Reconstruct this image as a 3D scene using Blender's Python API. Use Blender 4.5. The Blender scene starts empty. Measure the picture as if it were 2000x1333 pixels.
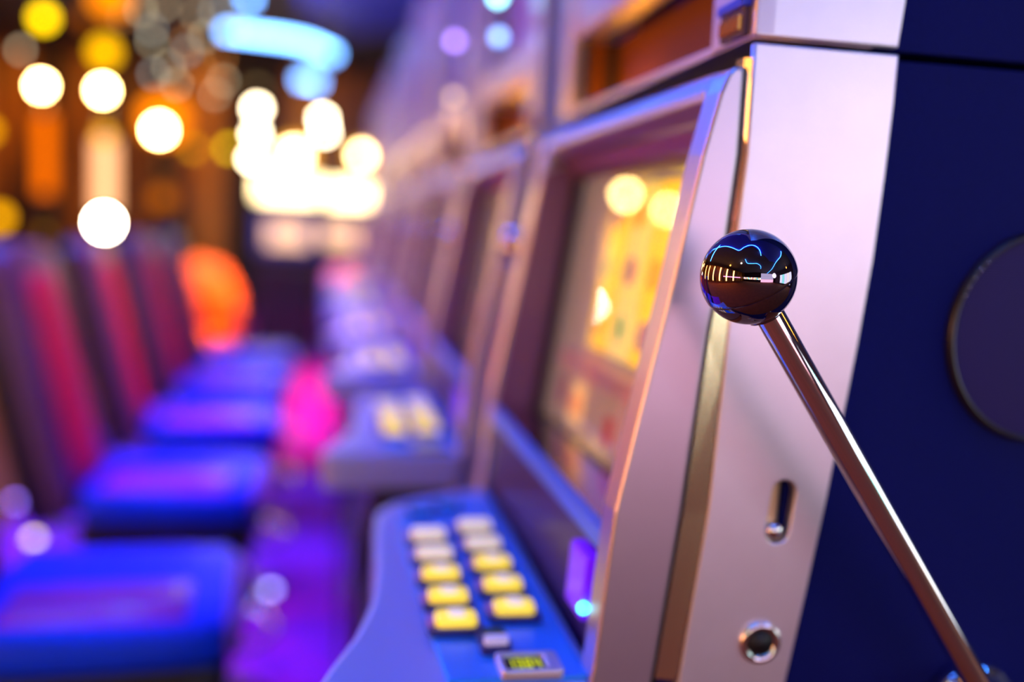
import bpy, bmesh, math, random
from mathutils import Vector, Matrix, Euler
random.seed(4)
R = math.radians
SC = bpy.context.scene
COL = SC.collection

# ------------------------------------------------------------------ camera
H = 1.20
FPX = 1944.0
pitch, yaw, roll = R(6.4356), R(10.7308), R(2.7)
cam_d = bpy.data.cameras.new('camera')
cam_d.sensor_width = 36.0
cam_d.lens = 36.0 * FPX / 2000.0
cam_d.clip_start = 0.02
cam_d.clip_end = 100
cam_d.dof.use_dof = True
cam_d.dof.focus_distance = 0.606
cam_d.dof.aperture_fstop = 1.42
cam = bpy.data.objects.new('camera', cam_d)
COL.objects.link(cam)
fwd = Vector((math.sin(yaw)*math.cos(pitch), math.cos(yaw)*math.cos(pitch), -math.sin(pitch)))
right0 = Vector((math.cos(yaw), -math.sin(yaw), 0))
up0 = right0.cross(fwd)
cr, sr = math.cos(roll), math.sin(roll)
# image axes: world-right shows as (cos, sin) with y down
cx_ = right0*cr + up0*sr
cy_ = up0*cr - right0*sr
M = Matrix((( cx_.x, cy_.x, -fwd.x, 0), (cx_.y, cy_.y, -fwd.y, 0), (cx_.z, cy_.z, -fwd.z, H), (0, 0, 0, 1)))
cam.matrix_world = M
SC.camera = cam

# ------------------------------------------------------------------ world, exposure
SC.view_settings.view_transform = 'Standard'
SC.view_settings.look = 'None'
SC.view_settings.gamma = 1.0
SC.view_settings.exposure = 0.0
SC.view_settings.use_curve_mapping = False
w = bpy.data.worlds.new('world')
SC.world = w
w.use_nodes = True
w.node_tree.nodes['Background'].inputs[0].default_value = (0.010, 0.006, 0.03, 1)
w.node_tree.nodes['Background'].inputs[1].default_value = 1.0

# ------------------------------------------------------------------ large lights
def area(name, loc, target, size, size_y, power, color, spread=180):
    l = bpy.data.lights.new(name, 'AREA')
    l.shape = 'RECTANGLE'
    l.size = size
    l.size_y = size_y
    l.energy = power
    l.color = color
    l.spread = R(spread)
    o = bpy.data.objects.new(name, l)
    COL.objects.link(o)
    o.location = loc
    d = Vector(target) - Vector(loc)
    o.rotation_euler = d.to_track_quat('-Z', 'Y').to_euler()
    o['label'] = 'area light of the hall'
    return o
k_ = area('key_light', (3.3, -3.5, 1.85), (0.35, 0.7, 1.28), 0.9, 0.9, 0.20, (0.95, 0.82, 1.0), 14)
k_.data.shape = 'DISK'
for i, (x, y) in enumerate(((-4.6, -2.3), (-4.6, -0.6), (-4.6, 1.0), (-4.6, 2.8), (-4.6, 5.0), (-4.4, 7.6))):
    area('amber_wall_sconce', (x, y, 1.5), (0.3, 1.0, 1.1), 0.28, 2.2, 40, (1.0, 0.42, 0.10))  # warm fill strips added for amber reflections on the metal edges
area('amber_wall_wash', (-4.9, 5.0, 3.0), (-6.0, 5.0, 1.4), 12.0, 0.4, 90, (1.0, 0.45, 0.08))  # added to brighten the panelling that the metal reflects
area('amber_far_wash', (-3.2, 12.9, 3.0), (-3.2, 14.0, 1.6), 4.5, 0.3, 13, (1.0, 0.42, 0.05))  # added to bring up the far panelling
area('pink_strip_light', (-2.6, -0.8, 1.2), (0.3, 0.9, 1.0), 2.4, 0.10, 8, (1.0, 0.22, 0.35))  # added for a pink tint on metal and seats
area('blue_ceiling_light', (-1.05, 3.3, 3.09), (-0.7, 3.1, 0.5), 0.05, 4.4, 300, (0.01, 0.12, 1.0))
area('blue_far_light', (-0.6, 7.0, 3.08), (-0.4, 6.0, 0.5), 1.4, 2.5, 9, (0.04, 0.05, 1.0))
area('violet_aisle_light', (-0.2, 2.9, 3.0), (-0.25, 2.7, 0.0), 0.4, 1.6, 9, (0.40, 0.0, 1.0), 60)  # added to tint carpet and seats violet
area('rose_spot', (0.25, 3.2, 3.05), (-0.75, 3.2, 0.9), 0.2, 2.6, 16, (1.0, 0.12, 0.30), 60)  # added to brighten the chair backs
area('amber_downlight', (-0.9, 5.6, 2.7), (-0.8, 6.6, 0.6), 0.15, 0.15, 11, (1.0, 0.45, 0.08), 35)  # added to brighten the orange chair
area('red_aisle_light', (-0.14, 6.9, 2.9), (-0.12, 6.6, 0.0), 0.3, 2.6, 38, (1.0, 0.02, 0.10), 32)

# ------------------------------------------------------------------ materials
def nodes(name):
    m = bpy.data.materials.new(name)
    m.use_nodes = True
    return m, m.node_tree, m.node_tree.nodes['Principled BSDF']
def mat(name, color, rough=0.5, metal=0.0, emit=None, es=0.0, coat=0.0, noise=0.0, nscale=20.0, bump=0.0, spec=0.5, vary=None):
    m, nt, b = nodes(name)
    b.inputs['Base Color'].default_value = (*color, 1)
    b.inputs['Roughness'].default_value = rough
    b.inputs['Metallic'].default_value = metal
    b.inputs['Specular IOR Level'].default_value = spec
    b.inputs['Coat Weight'].default_value = coat
    b.inputs['Coat Roughness'].default_value = 0.05
    if emit:
        b.inputs['Emission Color'].default_value = (*emit, 1)
        b.inputs['Emission Strength'].default_value = es
    if noise or bump:
        tc = nt.nodes.new('ShaderNodeTexCoord')
        n = nt.nodes.new('ShaderNodeTexNoise')
        n.inputs['Scale'].default_value = nscale
        n.inputs['Detail'].default_value = 5
        nt.links.new(tc.outputs['Object'], n.inputs['Vector'])
        if noise:
            mx = nt.nodes.new('ShaderNodeMix')
            mx.data_type = 'RGBA'
            lo = tuple(max(0, c*(1-noise)) for c in color)
            hi = tuple(min(1, c*(1+noise)) for c in (vary or color))
            mx.inputs[6].default_value = (*lo, 1)
            mx.inputs[7].default_value = (*hi, 1)
            nt.links.new(n.outputs['Fac'], mx.inputs[0])
            nt.links.new(mx.outputs[2], b.inputs['Base Color'])
        if bump:
            bp = nt.nodes.new('ShaderNodeBump')
            bp.inputs['Strength'].default_value = bump
            bp.inputs['Distance'].default_value = 0.002
            nt.links.new(n.outputs['Fac'], bp.inputs['Height'])
            nt.links.new(bp.outputs[0], b.inputs['Normal'])
    return m
def glass(name, color=(1, 1, 1), rough=0.0):
    m, nt, b = nodes(name)
    b.inputs['Base Color'].default_value = (*color, 1)
    b.inputs['Roughness'].default_value = rough
    b.inputs['Transmission Weight'].default_value = 1.0
    b.inputs['IOR'].default_value = 1.45
    return m
def glow(name, color, strength):
    m = bpy.data.materials.new(name)
    m.use_nodes = True
    nt = m.node_tree
    nt.nodes.clear()
    e = nt.nodes.new('ShaderNodeEmission')
    e.inputs[0].default_value = (*color, 1)
    e.inputs[1].default_value = strength
    o = nt.nodes.new('ShaderNodeOutputMaterial')
    nt.links.new(e.outputs[0], o.inputs[0])
    return m
SILVER = mat('satin_silver', (0.80, 0.76, 0.82), 0.40, 0.88, noise=0.06, nscale=35, bump=0.03)
SILVER2 = mat('satin_silver_door', (0.60, 0.52, 0.62), 0.34, 0.92, noise=0.04, nscale=30)
RIMM = mat('polished_edge', (0.86, 0.74, 0.60), 0.2, 1.0)
NAVY = mat('navy_laminate', (0.003, 0.006, 0.105), 0.7, 0.0, noise=0.2, nscale=220, bump=0.25, spec=0.10)
BLACK = mat('black_metal', (0.006, 0.006, 0.008), 0.45)
DARKBOX = mat('dark_cabinet', (0.02, 0.014, 0.02), 0.4)
CHROME = mat('chrome', (0.92, 0.92, 0.93), 0.035, 1.0)
KNOB = mat('black_chrome', (0.30, 0.27, 0.34), 0.012, 1.0)
DECKM = mat('deck_lilac_metal', (0.50, 0.54, 1.0), 0.28, 0.35)
DECKIN = mat('deck_blue_plate', (0.03, 0.32, 1.0), 0.30, 0.1)
BEZEL = mat('dark_bezel', (0.10, 0.06, 0.11), 0.25, 0.3)
BEZEL2 = mat('plum_bezel', (0.22, 0.09, 0.20), 0.3, 0.2)
GLASS = glass('clear_glass')

def grille_mat():
    m, nt, b = nodes('speaker_mesh')
    tc = nt.nodes.new('ShaderNodeTexCoord')
    sep = nt.nodes.new('ShaderNodeSeparateXYZ')
    nt.links.new(tc.outputs['Object'], sep.inputs[0])
    outs = []
    for ax in ('X', 'Z'):
        mu = nt.nodes.new('ShaderNodeMath'); mu.operation = 'MULTIPLY'; mu.inputs[1].default_value = 2*math.pi/0.0019
        si = nt.nodes.new('ShaderNodeMath'); si.operation = 'SINE'
        nt.links.new(sep.outputs[ax], mu.inputs[0]); nt.links.new(mu.outputs[0], si.inputs[0])
        outs.append(si)
    mx = nt.nodes.new('ShaderNodeMath'); mx.operation = 'MAXIMUM'
    nt.links.new(outs[0].outputs[0], mx.inputs[0]); nt.links.new(outs[1].outputs[0], mx.inputs[1])
    cr_ = nt.nodes.new('ShaderNodeValToRGB')
    cr_.color_ramp.elements[0].position = 0.35; cr_.color_ramp.elements[0].color = (0.004, 0.003, 0.01, 1)
    cr_.color_ramp.elements[1].position = 0.75; cr_.color_ramp.elements[1].color = (0.05, 0.035, 0.20, 1)
    nt.links.new(mx.outputs[0], cr_.inputs[0]); nt.links.new(cr_.outputs[0], b.inputs['Base Color'])
    b.inputs['Roughness'].default_value = 0.6
    b.inputs['Specular IOR Level'].default_value = 0.12
    return m
GRILLE = grille_mat()

# ------------------------------------------------------------------ mesh helpers
def newobj(name, bm, m, parent=None, smooth=False, autos=True):
    me = bpy.data.meshes.new(name)
    bm.normal_update()
    bm.to_mesh(me)
    bm.free()
    o = bpy.data.objects.new(name, me)
    if m: me.materials.append(m)
    COL.objects.link(o)
    if smooth:
        for p in me.polygons: p.use_smooth = True
    if parent: o.parent = parent
    return o
def wn(o):
    md = o.modifiers.new('wn', 'WEIGHTED_NORMAL'); md.keep_sharp = True
def box(name, x0, x1, y0, y1, z0, z1, m, parent=None, bev=0.0, seg=3):
    bm = bmesh.new()
    vs = [bm.verts.new((x, y, z)) for x in (x0, x1) for y in (y0, y1) for z in (z0, z1)]
    for f in ((0,1,3,2), (4,6,7,5), (0,4,5,1), (2,3,7,6), (0,2,6,4), (1,5,7,3)):
        bm.faces.new([vs[i] for i in f])
    bmesh.ops.recalc_face_normals(bm, faces=bm.faces)
    if bev: bmesh.ops.bevel(bm, geom=bm.edges[:], offset=bev, segments=seg, affect='EDGES', profile=0.5)
    return newobj(name, bm, m, parent, smooth=False)
def extrude_poly(name, pts, axis, a0, a1, m, parent=None, bev=0.0, seg=2, smooth=False):
    """pts: 2-D outline; axis 'Y': pts are (x,z); axis 'Z': (x,y); axis 'X': (y,z)."""
    bm = bmesh.new()
    def P(p, a):
        return {'Y': (p[0], a, p[1]), 'Z': (p[0], p[1], a), 'X': (a, p[0], p[1])}[axis]
    A = [bm.verts.new(P(p, a0)) for p in pts]
    B = [bm.verts.new(P(p, a1)) for p in pts]
    bm.faces.new(A); bm.faces.new(B[::-1])
    n = len(pts)
    for i in range(n):
        bm.faces.new((A[i], B[i], B[(i+1) % n], A[(i+1) % n]))
    bmesh.ops.recalc_face_normals(bm, faces=bm.faces)
    if bev:
        es = [e for e in bm.edges if e.calc_face_angle(0) > 0.35]
        bmesh.ops.bevel(bm, geom=es, offset=bev, segments=seg, affect='EDGES', profile=0.5)
    return newobj(name, bm, m, parent, smooth)
def plate(name, outline, holes, thick, m, parent=None, bev=0.0, to=None):
    """flat plate with holes through curve fill; local xy outline, extruded along local z, then mapped by matrix"""
    cu = bpy.data.curves.new('c', 'CURVE')
    cu.dimensions = '2D'; cu.fill_mode = 'BOTH'
    cu.extrude = max(thick/2 - bev, 0.0001); cu.bevel_depth = bev; cu.bevel_resolution = 3; cu.offset = -bev
    for k, pts in enumerate([outline] + holes):
        s = cu.splines.new('POLY'); s.points.add(len(pts)-1)
        for p, q in zip(s.points, pts): p.co = (q[0], q[1], 0, 1)
        s.use_cyclic_u = True
    o = bpy.data.objects.new('c', cu)
    COL.objects.link(o)
    dg = bpy.context.evaluated_depsgraph_get()
    me = bpy.data.meshes.new_from_object(o.evaluated_get(dg))
    bpy.data.objects.remove(o); bpy.data.curves.remove(cu)
    me.name = name
    if to is not None: me.transform(to)
    me.materials.clear(); me.materials.append(m)
    r = bpy.data.objects.new(name, me); COL.objects.link(r)
    if parent: r.parent = parent
    return r
def lathe(name, prof, m, parent=None, origin=(0,0,0), direction=(0,0,1), seg=48):
    bm = bmesh.new()
    rings = []
    for r, z in prof:
        if r < 1e-6: rings.append([bm.verts.new((0, 0, z))])
        else: rings.append([bm.verts.new((r*math.cos(2*math.pi*i/seg), r*math.sin(2*math.pi*i/seg), z)) for i in range(seg)])
    for a, b in zip(rings, rings[1:]):
        if len(a) == 1 and len(b) == 1: continue
        for i in range(seg):
            j = (i+1) % seg
            if len(a) == 1: bm.faces.new((a[0], b[j], b[i]))
            elif len(b) == 1: bm.faces.new((a[i], a[j], b[0]))
            else: bm.faces.new((a[i], a[j], b[j], b[i]))
    q = Vector(direction).to_track_quat('Z', 'Y').to_matrix().to_4x4()
    bmesh.ops.transform(bm, matrix=Matrix.Translation(origin) @ q, verts=bm.verts)
    bmesh.ops.recalc_face_normals(bm, faces=bm.faces)
    o = newobj(name, bm, m, parent, smooth=True)
    return o
def sphere(name, c, r, m, parent=None, seg=20, rings=12, sz=1.0):
    prof = [(max(0, r*math.sin(math.pi*i/rings)) if 0 < i < rings else 0, -sz*r*math.cos(math.pi*i/rings)) for i in range(rings+1)]
    return lathe(name, prof, m, parent, c, (0,0,1), seg)
def tube(name, pts, r, m, parent=None, seg=10, closed=False):
    bm = bmesh.new()
    pts = [Vector(p) for p in pts]
    rings = []
    n = len(pts)
    pn = None
    for i, p in enumerate(pts):
        if closed: t = pts[(i+1) % n] - pts[i-1]
        else: t = pts[min(i+1, n-1)] - pts[max(i-1, 0)]
        t.normalize()
        if pn is None: pn = t.orthogonal().normalized()
        nn = (pn - t*pn.dot(t)).normalized(); pn = nn
        b = t.cross(nn)
        rings.append([bm.verts.new(p + (nn*math.cos(2*math.pi*k/seg) + b*math.sin(2*math.pi*k/seg))*r) for k in range(seg)])
    rr = list(zip(rings, rings[1:])) + ([(rings[-1], rings[0])] if closed else [])
    for a, b in rr:
        for k in range(seg):
            bm.faces.new((a[k], a[(k+1) % seg], b[(k+1) % seg], b[k]))
    if not closed:
        bm.faces.new(rings[0][::-1]); bm.faces.new(rings[-1])
    bmesh.ops.recalc_face_normals(bm, faces=bm.faces)
    return newobj(name, bm, m, parent, smooth=True)
def catmull(pts, k=8):
    out = []
    P = [Vector(p) for p in pts]
    P = [P[0]*2-P[1]] + P + [P[-1]*2-P[-2]]
    for i in range(1, len(P)-2):
        for j in range(k):
            t = j/k
            a, b, c, d = P[i-1], P[i], P[i+1], P[i+2]
            out.append(0.5*((2*b) + (c-a)*t + (2*a-5*b+4*c-d)*t*t + (3*b-a-3*c+d)*t**3))
    out.append(P[-2])
    return out
def empty(name, loc, label, cat, group=None, rz=0):
    o = bpy.data.objects.new(name, None)
    COL.objects.link(o)
    o.location = loc; o.rotation_euler = (0, 0, rz)
    o.empty_display_size = 0.05
    o['label'] = label; o['category'] = cat
    if group: o['group'] = group
    return o
def tag(o, label=None, cat=None, group=None, kind=None):
    if label: o['label'] = label
    if cat: o['category'] = cat
    if group: o['group'] = group
    if kind: o['kind'] = kind
    return o
def copy_tree(o, parent=None):
    c = o.copy(); COL.objects.link(c); c.parent = parent
    for ch in list(o.children): copy_tree(ch, c)
    return c
def rrect(x0, x1, y0, y1, r, n=5):
    out = []
    for cx, cy, a0 in ((x1-r, y1-r, 0), (x0+r, y1-r, 90), (x0+r, y0+r, 180), (x1-r, y0+r, 270)):
        for i in range(n+1):
            a = R(a0 + 90*i/n); out.append((cx + r*math.cos(a), cy + r*math.sin(a)))
    return out
def stadium(cx, cy, w, h, ang=0, n=8):
    out = []
    for s, a0 in ((1, 0), (-1, 180)):
        for i in range(n+1):
            a = R(a0 + 180*i/n)
            x, y = w/2*math.cos(a), s*(h-w)/2 + w/2*math.sin(a)
            out.append((cx + x*math.cos(ang) - y*math.sin(ang), cy + x*math.sin(ang) + y*math.cos(ang)))
    return out
def circle(cx, cy, r, n=32):
    return [(cx + r*math.cos(2*math.pi*i/n), cy + r*math.sin(2*math.pi*i/n)) for i in range(n)]

# ------------------------------------------------------------------ room
def carpet():
    m, nt, b = nodes('casino_carpet')
    tc = nt.nodes.new('ShaderNodeTexCoord')
    v = nt.nodes.new('ShaderNodeTexVoronoi'); v.inputs['Scale'].default_value = 3.2
    n = nt.nodes.new('ShaderNodeTexNoise'); n.inputs['Scale'].default_value = 5; n.inputs['Distortion'].default_value = 2
    nt.links.new(tc.outputs['Object'], v.inputs['Vector']); nt.links.new(tc.outputs['Object'], n.inputs['Vector'])
    cr_ = nt.nodes.new('ShaderNodeValToRGB')
    e = cr_.color_ramp.elements
    e[0].position = 0.35; e[0].color = (0.26, 0.008, 0.50, 1)
    e[1].position = 0.62; e[1].color = (0.42, 0.015, 0.60, 1)
    k = cr_.color_ramp.elements.new(0.5); k.color = (0.18, 0.01, 0.62, 1)
    nt.links.new(n.outputs['Fac'], cr_.inputs[0]); nt.links.new(cr_.outputs[0], b.inputs['Base Color'])
    b.inputs['Roughness'].default_value = 0.9
    return m
X0, X1, Y0, Y1, ZC = -6.0, 6.5, -9.0, 14.0, 3.2
tag(extrude_poly('aisle_carpet', [(X0, Y0), (X1, Y0), (X1, 1.2), (-1.15, 1.2), (-1.15, Y1), (X0, Y1)], 'Z', 0.0, 0.006, mat('rust_carpet', (0.26, 0.055, 0.012), 0.9, noise=0.4, nscale=4)), kind='structure')
tag(box('floor', X0, X1, Y0, Y1, -0.1, 0.0, carpet()), kind='structure')
CEIL = mat('ceiling_paint', (0.05, 0.05, 0.09), 0.8, noise=0.2, nscale=3)
tag(box('ceiling', X0, X1, Y0, Y1, ZC, ZC+0.1, CEIL), kind='structure')
def woodwall():
    m, nt, b = nodes('amber_wall_panelling')
    tc = nt.nodes.new('ShaderNodeTexCoord')
    n = nt.nodes.new('ShaderNodeTexNoise'); n.inputs['Scale'].default_value = 1.4; n.inputs['Detail'].default_value = 3
    mp = nt.nodes.new('ShaderNodeMapping'); mp.inputs['Scale'].default_value = (3, 3, 0.4)
    nt.links.new(tc.outputs['Object'], mp.inputs[0]); nt.links.new(mp.outputs[0], n.inputs['Vector'])
    cr_ = nt.nodes.new('ShaderNodeValToRGB')
    e = cr_.color_ramp.elements
    e[0].position = 0.40; e[0].color = (0.05, 0.006, 0.001, 1)
    e[1].position = 0.62; e[1].color = (0.80, 0.26, 0.004, 1)
    nt.links.new(n.outputs['Fac'], cr_.inputs[0]); nt.links.new(cr_.outputs[0], b.inputs['Base Color'])
    b.inputs['Roughness'].default_value = 0.35
    return m
WOOD = woodwall()
tag(box('wall_far', X0, X1, Y1, Y1+0.1, 0, ZC, WOOD), kind='structure')
tag(box('wall_left', X0-0.1, X0, Y0, Y1, 0, ZC, WOOD), kind='structure')
DARKWALL = mat('plum_wall', (0.03, 0.01, 0.02), 0.6)
tag(box('wall_right', X1, X1+0.1, Y0, Y1, 0, ZC, DARKWALL), kind='structure')
tag(box('wall_near', X0, X1, Y0-0.1, Y0, 0, ZC, DARKWALL), kind='structure')
# pilasters on the far wall
GOLD = mat('amber_pilaster', (0.85, 0.36, 0.03), 0.35, 0.2)
DARKP = mat('dark_pilaster', (0.012, 0.005, 0.004), 0.5)
for i, (x, hw, m) in enumerate(((-4.5, 0.22, GOLD), (-3.56, 0.13, DARKP), (-2.77, 0.15, DARKP), (-2.2, 0.12, DARKP), (-1.55, 0.14, GOLD), (-1.0, 0.28, DARKP), (-0.3, 0.2, GOLD))):
    o = box('trim_%d' % (i+1), x-hw, x+hw, Y1-0.14, Y1, 0, ZC, m, bev=0.01)
    tag(o, kind='structure')

# ------------------------------------------------------------------ slot machine
Y_ = 0.66           # near side of the first machine; built in place relative to y=0
W = 0.59
def build_machine():
    root = empty('slot_machine', (0, 0, 0), 'x', 'slot machine')
    # side strip: silver trim with a curved rear edge, slot hole and lock hole
    front = [(0.261, 0.876), (0.268, 0.94), (0.275, 1.004), (0.279, 1.10), (0.282, 1.213), (0.285, 1.26), (0.285, 1.3345)]
    back = [(0.393, 1.3345), (0.3925, 1.30), (0.3905, 1.25), (0.387, 1.19), (0.381, 1.13), (0.375, 1.08), (0.366, 1.01), (0.356, 0.94), (0.346, 0.876), (0.325, 0.74), (0.315, 0.70)]
    low = [(0.22, 0.70), (0.243, 0.78)]
    outl = low + front + back
    ang = 0.10
    for y, inner in ((0.004, True), (W-0.004, False)):
        to = Matrix(((1, 0, 0, 0), (0, 0, 1 if True else 1, y), (0, 1, 0, 0), (0, 0, 0, 1)))
        holes = [stadium(0.331, 1.0035, 0.0185, 0.0475, -ang), circle(0.322, 0.9045, 0.0145)] if inner else []
        o = plate('side_trim', outl, holes, 0.008, SILVER, root, bev=0.0014, to=to)
        tag(o, 'satin silver side strip with curved rear edge')
    # recess cups behind the holes
    SL = mat('slot_lining', (0.95, 0.80, 0.45), 0.32, 0.8)  # gold reflection put into the lining colour
    rim = stadium(0, 0, 0.0185, 0.0475, -ang)
    bm = bmesh.new()
    a = [bm.verts.new((0.331+p[0], 0.004, 1.0035+p[1])) for p in rim]
    b = [bm.verts.new((0.331+p[0], 0.014, 1.0035+p[1])) for p in rim]
    n = len(rim)
    for i in range(n): bm.faces.new((a[i], a[(i+1) % n], b[(i+1) % n], b[i]))
    bm.faces.new(b)
    s = newobj('latch_slot', bm, SL, root, smooth=False)
    tag(s, 'recessed vertical slot lined in gold toned metal')
    lathe('latch_pin', [(0, -0.022), (0.006, -0.022), (0.0062, -0.004), (0.0050, -0.0015), (0, -0.001)], CHROME, s, (0.3275, -0.003, 0.9885), (0.06, -1, -0.05), 24)
    lk = lathe('door_lock', [(0.0095, -0.006), (0.0095, 0.0015), (0.0105, 0.003), (0.0135, 0.0040), (0.0158, 0.0028), (0.0163, 0.0004), (0.0158, -0.001)], CHROME, root, (0.322, 0.0, 0.9045), (0, -1, 0), 40)
    tag(lk, 'round chrome lock collar')
    lathe('lock_core', [(0, 0.0025), (0.004, 0.0030), (0.0045, 0.0022), (0.0080, 0.0028), (0.0092, 0.001), (0.0094, -0.006)], BLACK, lk, (0.322, -0.001, 0.9045), (0, -1, 0), 32)
    # navy body panel of the side
    prof = [(0.235, 0.70), (0.245, 0.80), (0.25, 0.95), (0.335, 0.965), (0.338, 1.332), (0.86, 1.332), (0.86, 0.05), (0.12, 0.05), (0.12, 0.70)]
    o = extrude_poly('cabinet_body', prof, 'Y', 0.0085, W-0.0085, NAVY, root, bev=0.001)
    tag(o, 'dark navy cabinet body')
    # gold-catching front rim of the cabinet next to the door
    for s_ in (0, 1):
        ya, yb = (0.0, 0.02) if s_ == 0 else (W-0.02, W)
        outer = [(0.2455, 0.876), (0.258, 1.0), (0.268, 1.134), (0.2765, 1.213), (0.2815, 1.28), (0.2815, 1.325)]
        inner = [(0.286, 1.325), (0.2865, 1.26), (0.283, 1.213), (0.2775, 1.10), (0.2745, 1.004), (0.2595, 0.876)]
        bm = bmesh.new()
        y_out = 0.007 if s_ == 0 else W-0.007
        y_in = 0.0015 if s_ == 0 else W-0.0015
        y_bk = 0.02 if s_ == 0 else W-0.02
        A = [bm.verts.new((x-0.001, y_out, z)) for x, z in outer]
        B = [bm.verts.new((x+0.0005, y_in, z)) for x, z in inner[::-1]]
        Cc = [bm.verts.new((x-0.001, y_bk, z)) for x, z in outer]
        D = [bm.verts.new((x+0.002, y_bk, z)) for x, z in inner[::-1]]
        for i in range(len(outer)-1):
            bm.faces.new((A[i], A[i+1], B[i+1], B[i]))
            bm.faces.new((A[i], Cc[i], Cc[i+1], A[i+1]))
            bm.faces.new((B[i], B[i+1], D[i+1], D[i]))
        bmesh.ops.recalc_face_normals(bm, faces=bm.faces)
        newobj('cabinet_rim', bm, RIMM, root)
    # door: two stiles, top rail, lip rail, bottom rail
    f = [(0.172, 0.74), (0.196, 0.891), (0.205, 1.004), (0.219, 1.078), (0.236, 1.165), (0.252, 1.257), (0.262, 1.300), (0.267, 1.313), (0.272, 1.318)]
    bk = [(0.2785, 1.318), (0.2785, 1.26), (0.2735, 1.195), (0.265, 1.134), (0.2545, 1.004), (0.242, 0.889), (0.226, 0.74)]
    extrude_poly('door_gasket', [(x-0.004, z) for x, z in bk[::-1]] + [(x+0.0035, z) for x, z in bk], 'Y', 0.0045, 0.03, BLACK, root)  # black filler paints the shaded gap beside the door
    def frontx(z):
        for (xa, za), (xb, zb) in zip(f, f[1:]):
            if za <= z <= zb: return xa + (xb-xa)*(z-za)/(zb-za)
        return f[-1][0]
    st = extrude_poly('door_stile', f + bk, 'Y', 0.0, 0.031, SILVER2, root, bev=0.0028, seg=3)
    st2 = extrude_poly('door_stile', f + bk, 'Y', W-0.045, W, SILVER2, root, bev=0.004, seg=3)
    extrude_poly('door_top_rail', [(frontx(1.297), 1.297), (0.262, 1.305), (0.268, 1.315), (0.272, 1.3185), (0.279, 1.318), (0.279, 1.297)], 'Y', 0.031, W-0.045, SILVER2, root, bev=0.0015)
    LIP = mat('blue_lip', (0.12, 0.30, 0.95), 0.3, 0.2)
    lp = extrude_poly('screen_lip', [(0.204, 0.965), (0.2045, 0.979), (0.215, 0.980), (0.215, 0.965)], 'Y', 0.031, W-0.045, LIP, root, bev=0.0012)
    extrude_poly('screen_sill', [(0.2152, 0.965), (0.2152, 0.9785), (0.262, 0.9785), (0.262, 0.965)], 'Y', 0.031, W-0.045, mat('polished_sill', (0.62, 0.55, 0.62), 0.12, 1.0), root)
    tag(lp, 'blue lower lip of the screen frame')
    # stepped bezel around the glass
    gx = lambda z: 0.300 - (1.266-z)*0.1364
    bz = [(0.263, 1.297), (0.279, 1.297), (0.31, 1.297), (0.31, 1.262), (0.302, 1.264), (0.290, 1.272), (0.284, 1.284), (0.274, 1.288)]
    extrude_poly('top_bezel', bz, 'Y', 0.031, W-0.045, BEZEL2, root, bev=0.0008)
    for ya, yb, m in ((0.026, 0.034, BEZEL2), (W-0.050, W-0.043, BEZEL2)):
        extrude_poly('side_bezel', [(frontx(.98)+.006, 0.979), (frontx(1.25)+.006, 1.27), (0.31, 1.29), (0.272, 0.979)], 'Y', ya, yb, m, root)
    extrude_poly('glass_frame', [(gx(.98)-.004, .979), (gx(1.262)-.004, 1.262), (gx(1.262)+.004, 1.262), (gx(.98)+.004, .979)], 'Y', W-0.068, W-0.049, BLACK, root)
    # glass pane
    gl = extrude_poly('screen_glass', [(gx(.981), .981), (gx(1.264), 1.264), (gx(1.264)+.003, 1.264), (gx(.981)+.003, .981)], 'Y', 0.034, W-0.05, GLASS, root)
    # display behind the glass
    BACK = mat('display_back', (0.35, 0.25, 0.22), 0.6, emit=(0.62, 0.42, 0.30), es=0.42)
    bx = lambda z: gx(z) + 0.020
    dp = extrude_poly('display_panel', [(bx(.97), .97), (bx(1.27), 1.27), (bx(1.27)+.006, 1.27), (bx(.97)+.006, .97)], 'Y', 0.02, W-0.03, BACK, root)
    def on_panel(name, ya, yb, za, zb, m, parent, off=0.0, th=0.004):
        return extrude_poly(name, [(bx(za)-off-th, za), (bx(zb)-off-th, zb), (bx(zb)-off, zb), (bx(za)-off, za)], 'Y', ya, yb, m, parent)
    REEL = mat('reel_yellow', (0.9, 0.62, 0.1), 0.5, emit=(1.0, 0.60, 0.0), es=1.25)
    REEL2 = mat('reel_cream', (0.9, 0.8, 0.5), 0.5, emit=(1.0, 0.70, 0.06), es=1.05)
    SY = [mat('reel_green', (0.3, 0.5, 0.1), .5, emit=(0.35, 0.55, 0.10), es=.6), mat('reel_plum', (0.5, 0.2, 0.3), .5, emit=(0.55, 0.25, 0.30), es=.5),
          mat('reel_amber', (0.9, 0.5, 0.05), .5, emit=(1.0, 0.45, 0.02), es=.8)]
    SEP = mat('reel_separator', (0.2, 0.12, 0.1), 0.4)
    for i in range(5):
        ya = 0.035 + i*0.076
        rl = on_panel('reel_window', ya+0.005, ya+0.066, 1.075, 1.252, REEL if i % 2 == 0 else REEL2, root)
        for k in range(3):
            zc = 1.105 + k*0.058
            s = 0.016
            cy = ya + 0.036
            bm = bmesh.new()
            kind = (i*2 + k) % 3
            nn = (4, 6, 20)[kind]
            pts = [(cy + s*1.1*math.cos(2*math.pi*j/nn), zc + s*math.sin(2*math.pi*j/nn)) for j in range(nn)]
            A = [bm.verts.new((bx(z)-0.0045, y, z)) for y, z in pts]
            B = [bm.verts.new((bx(z)-0.0060, y, z)) for y, z in pts]
            bm.faces.new(B)
            for j in range(nn): bm.faces.new((A[j], A[(j+1) % nn], B[(j+1) % nn], B[j]))
            newobj('reel_symbol', bm, SY[kind], rl)
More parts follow.
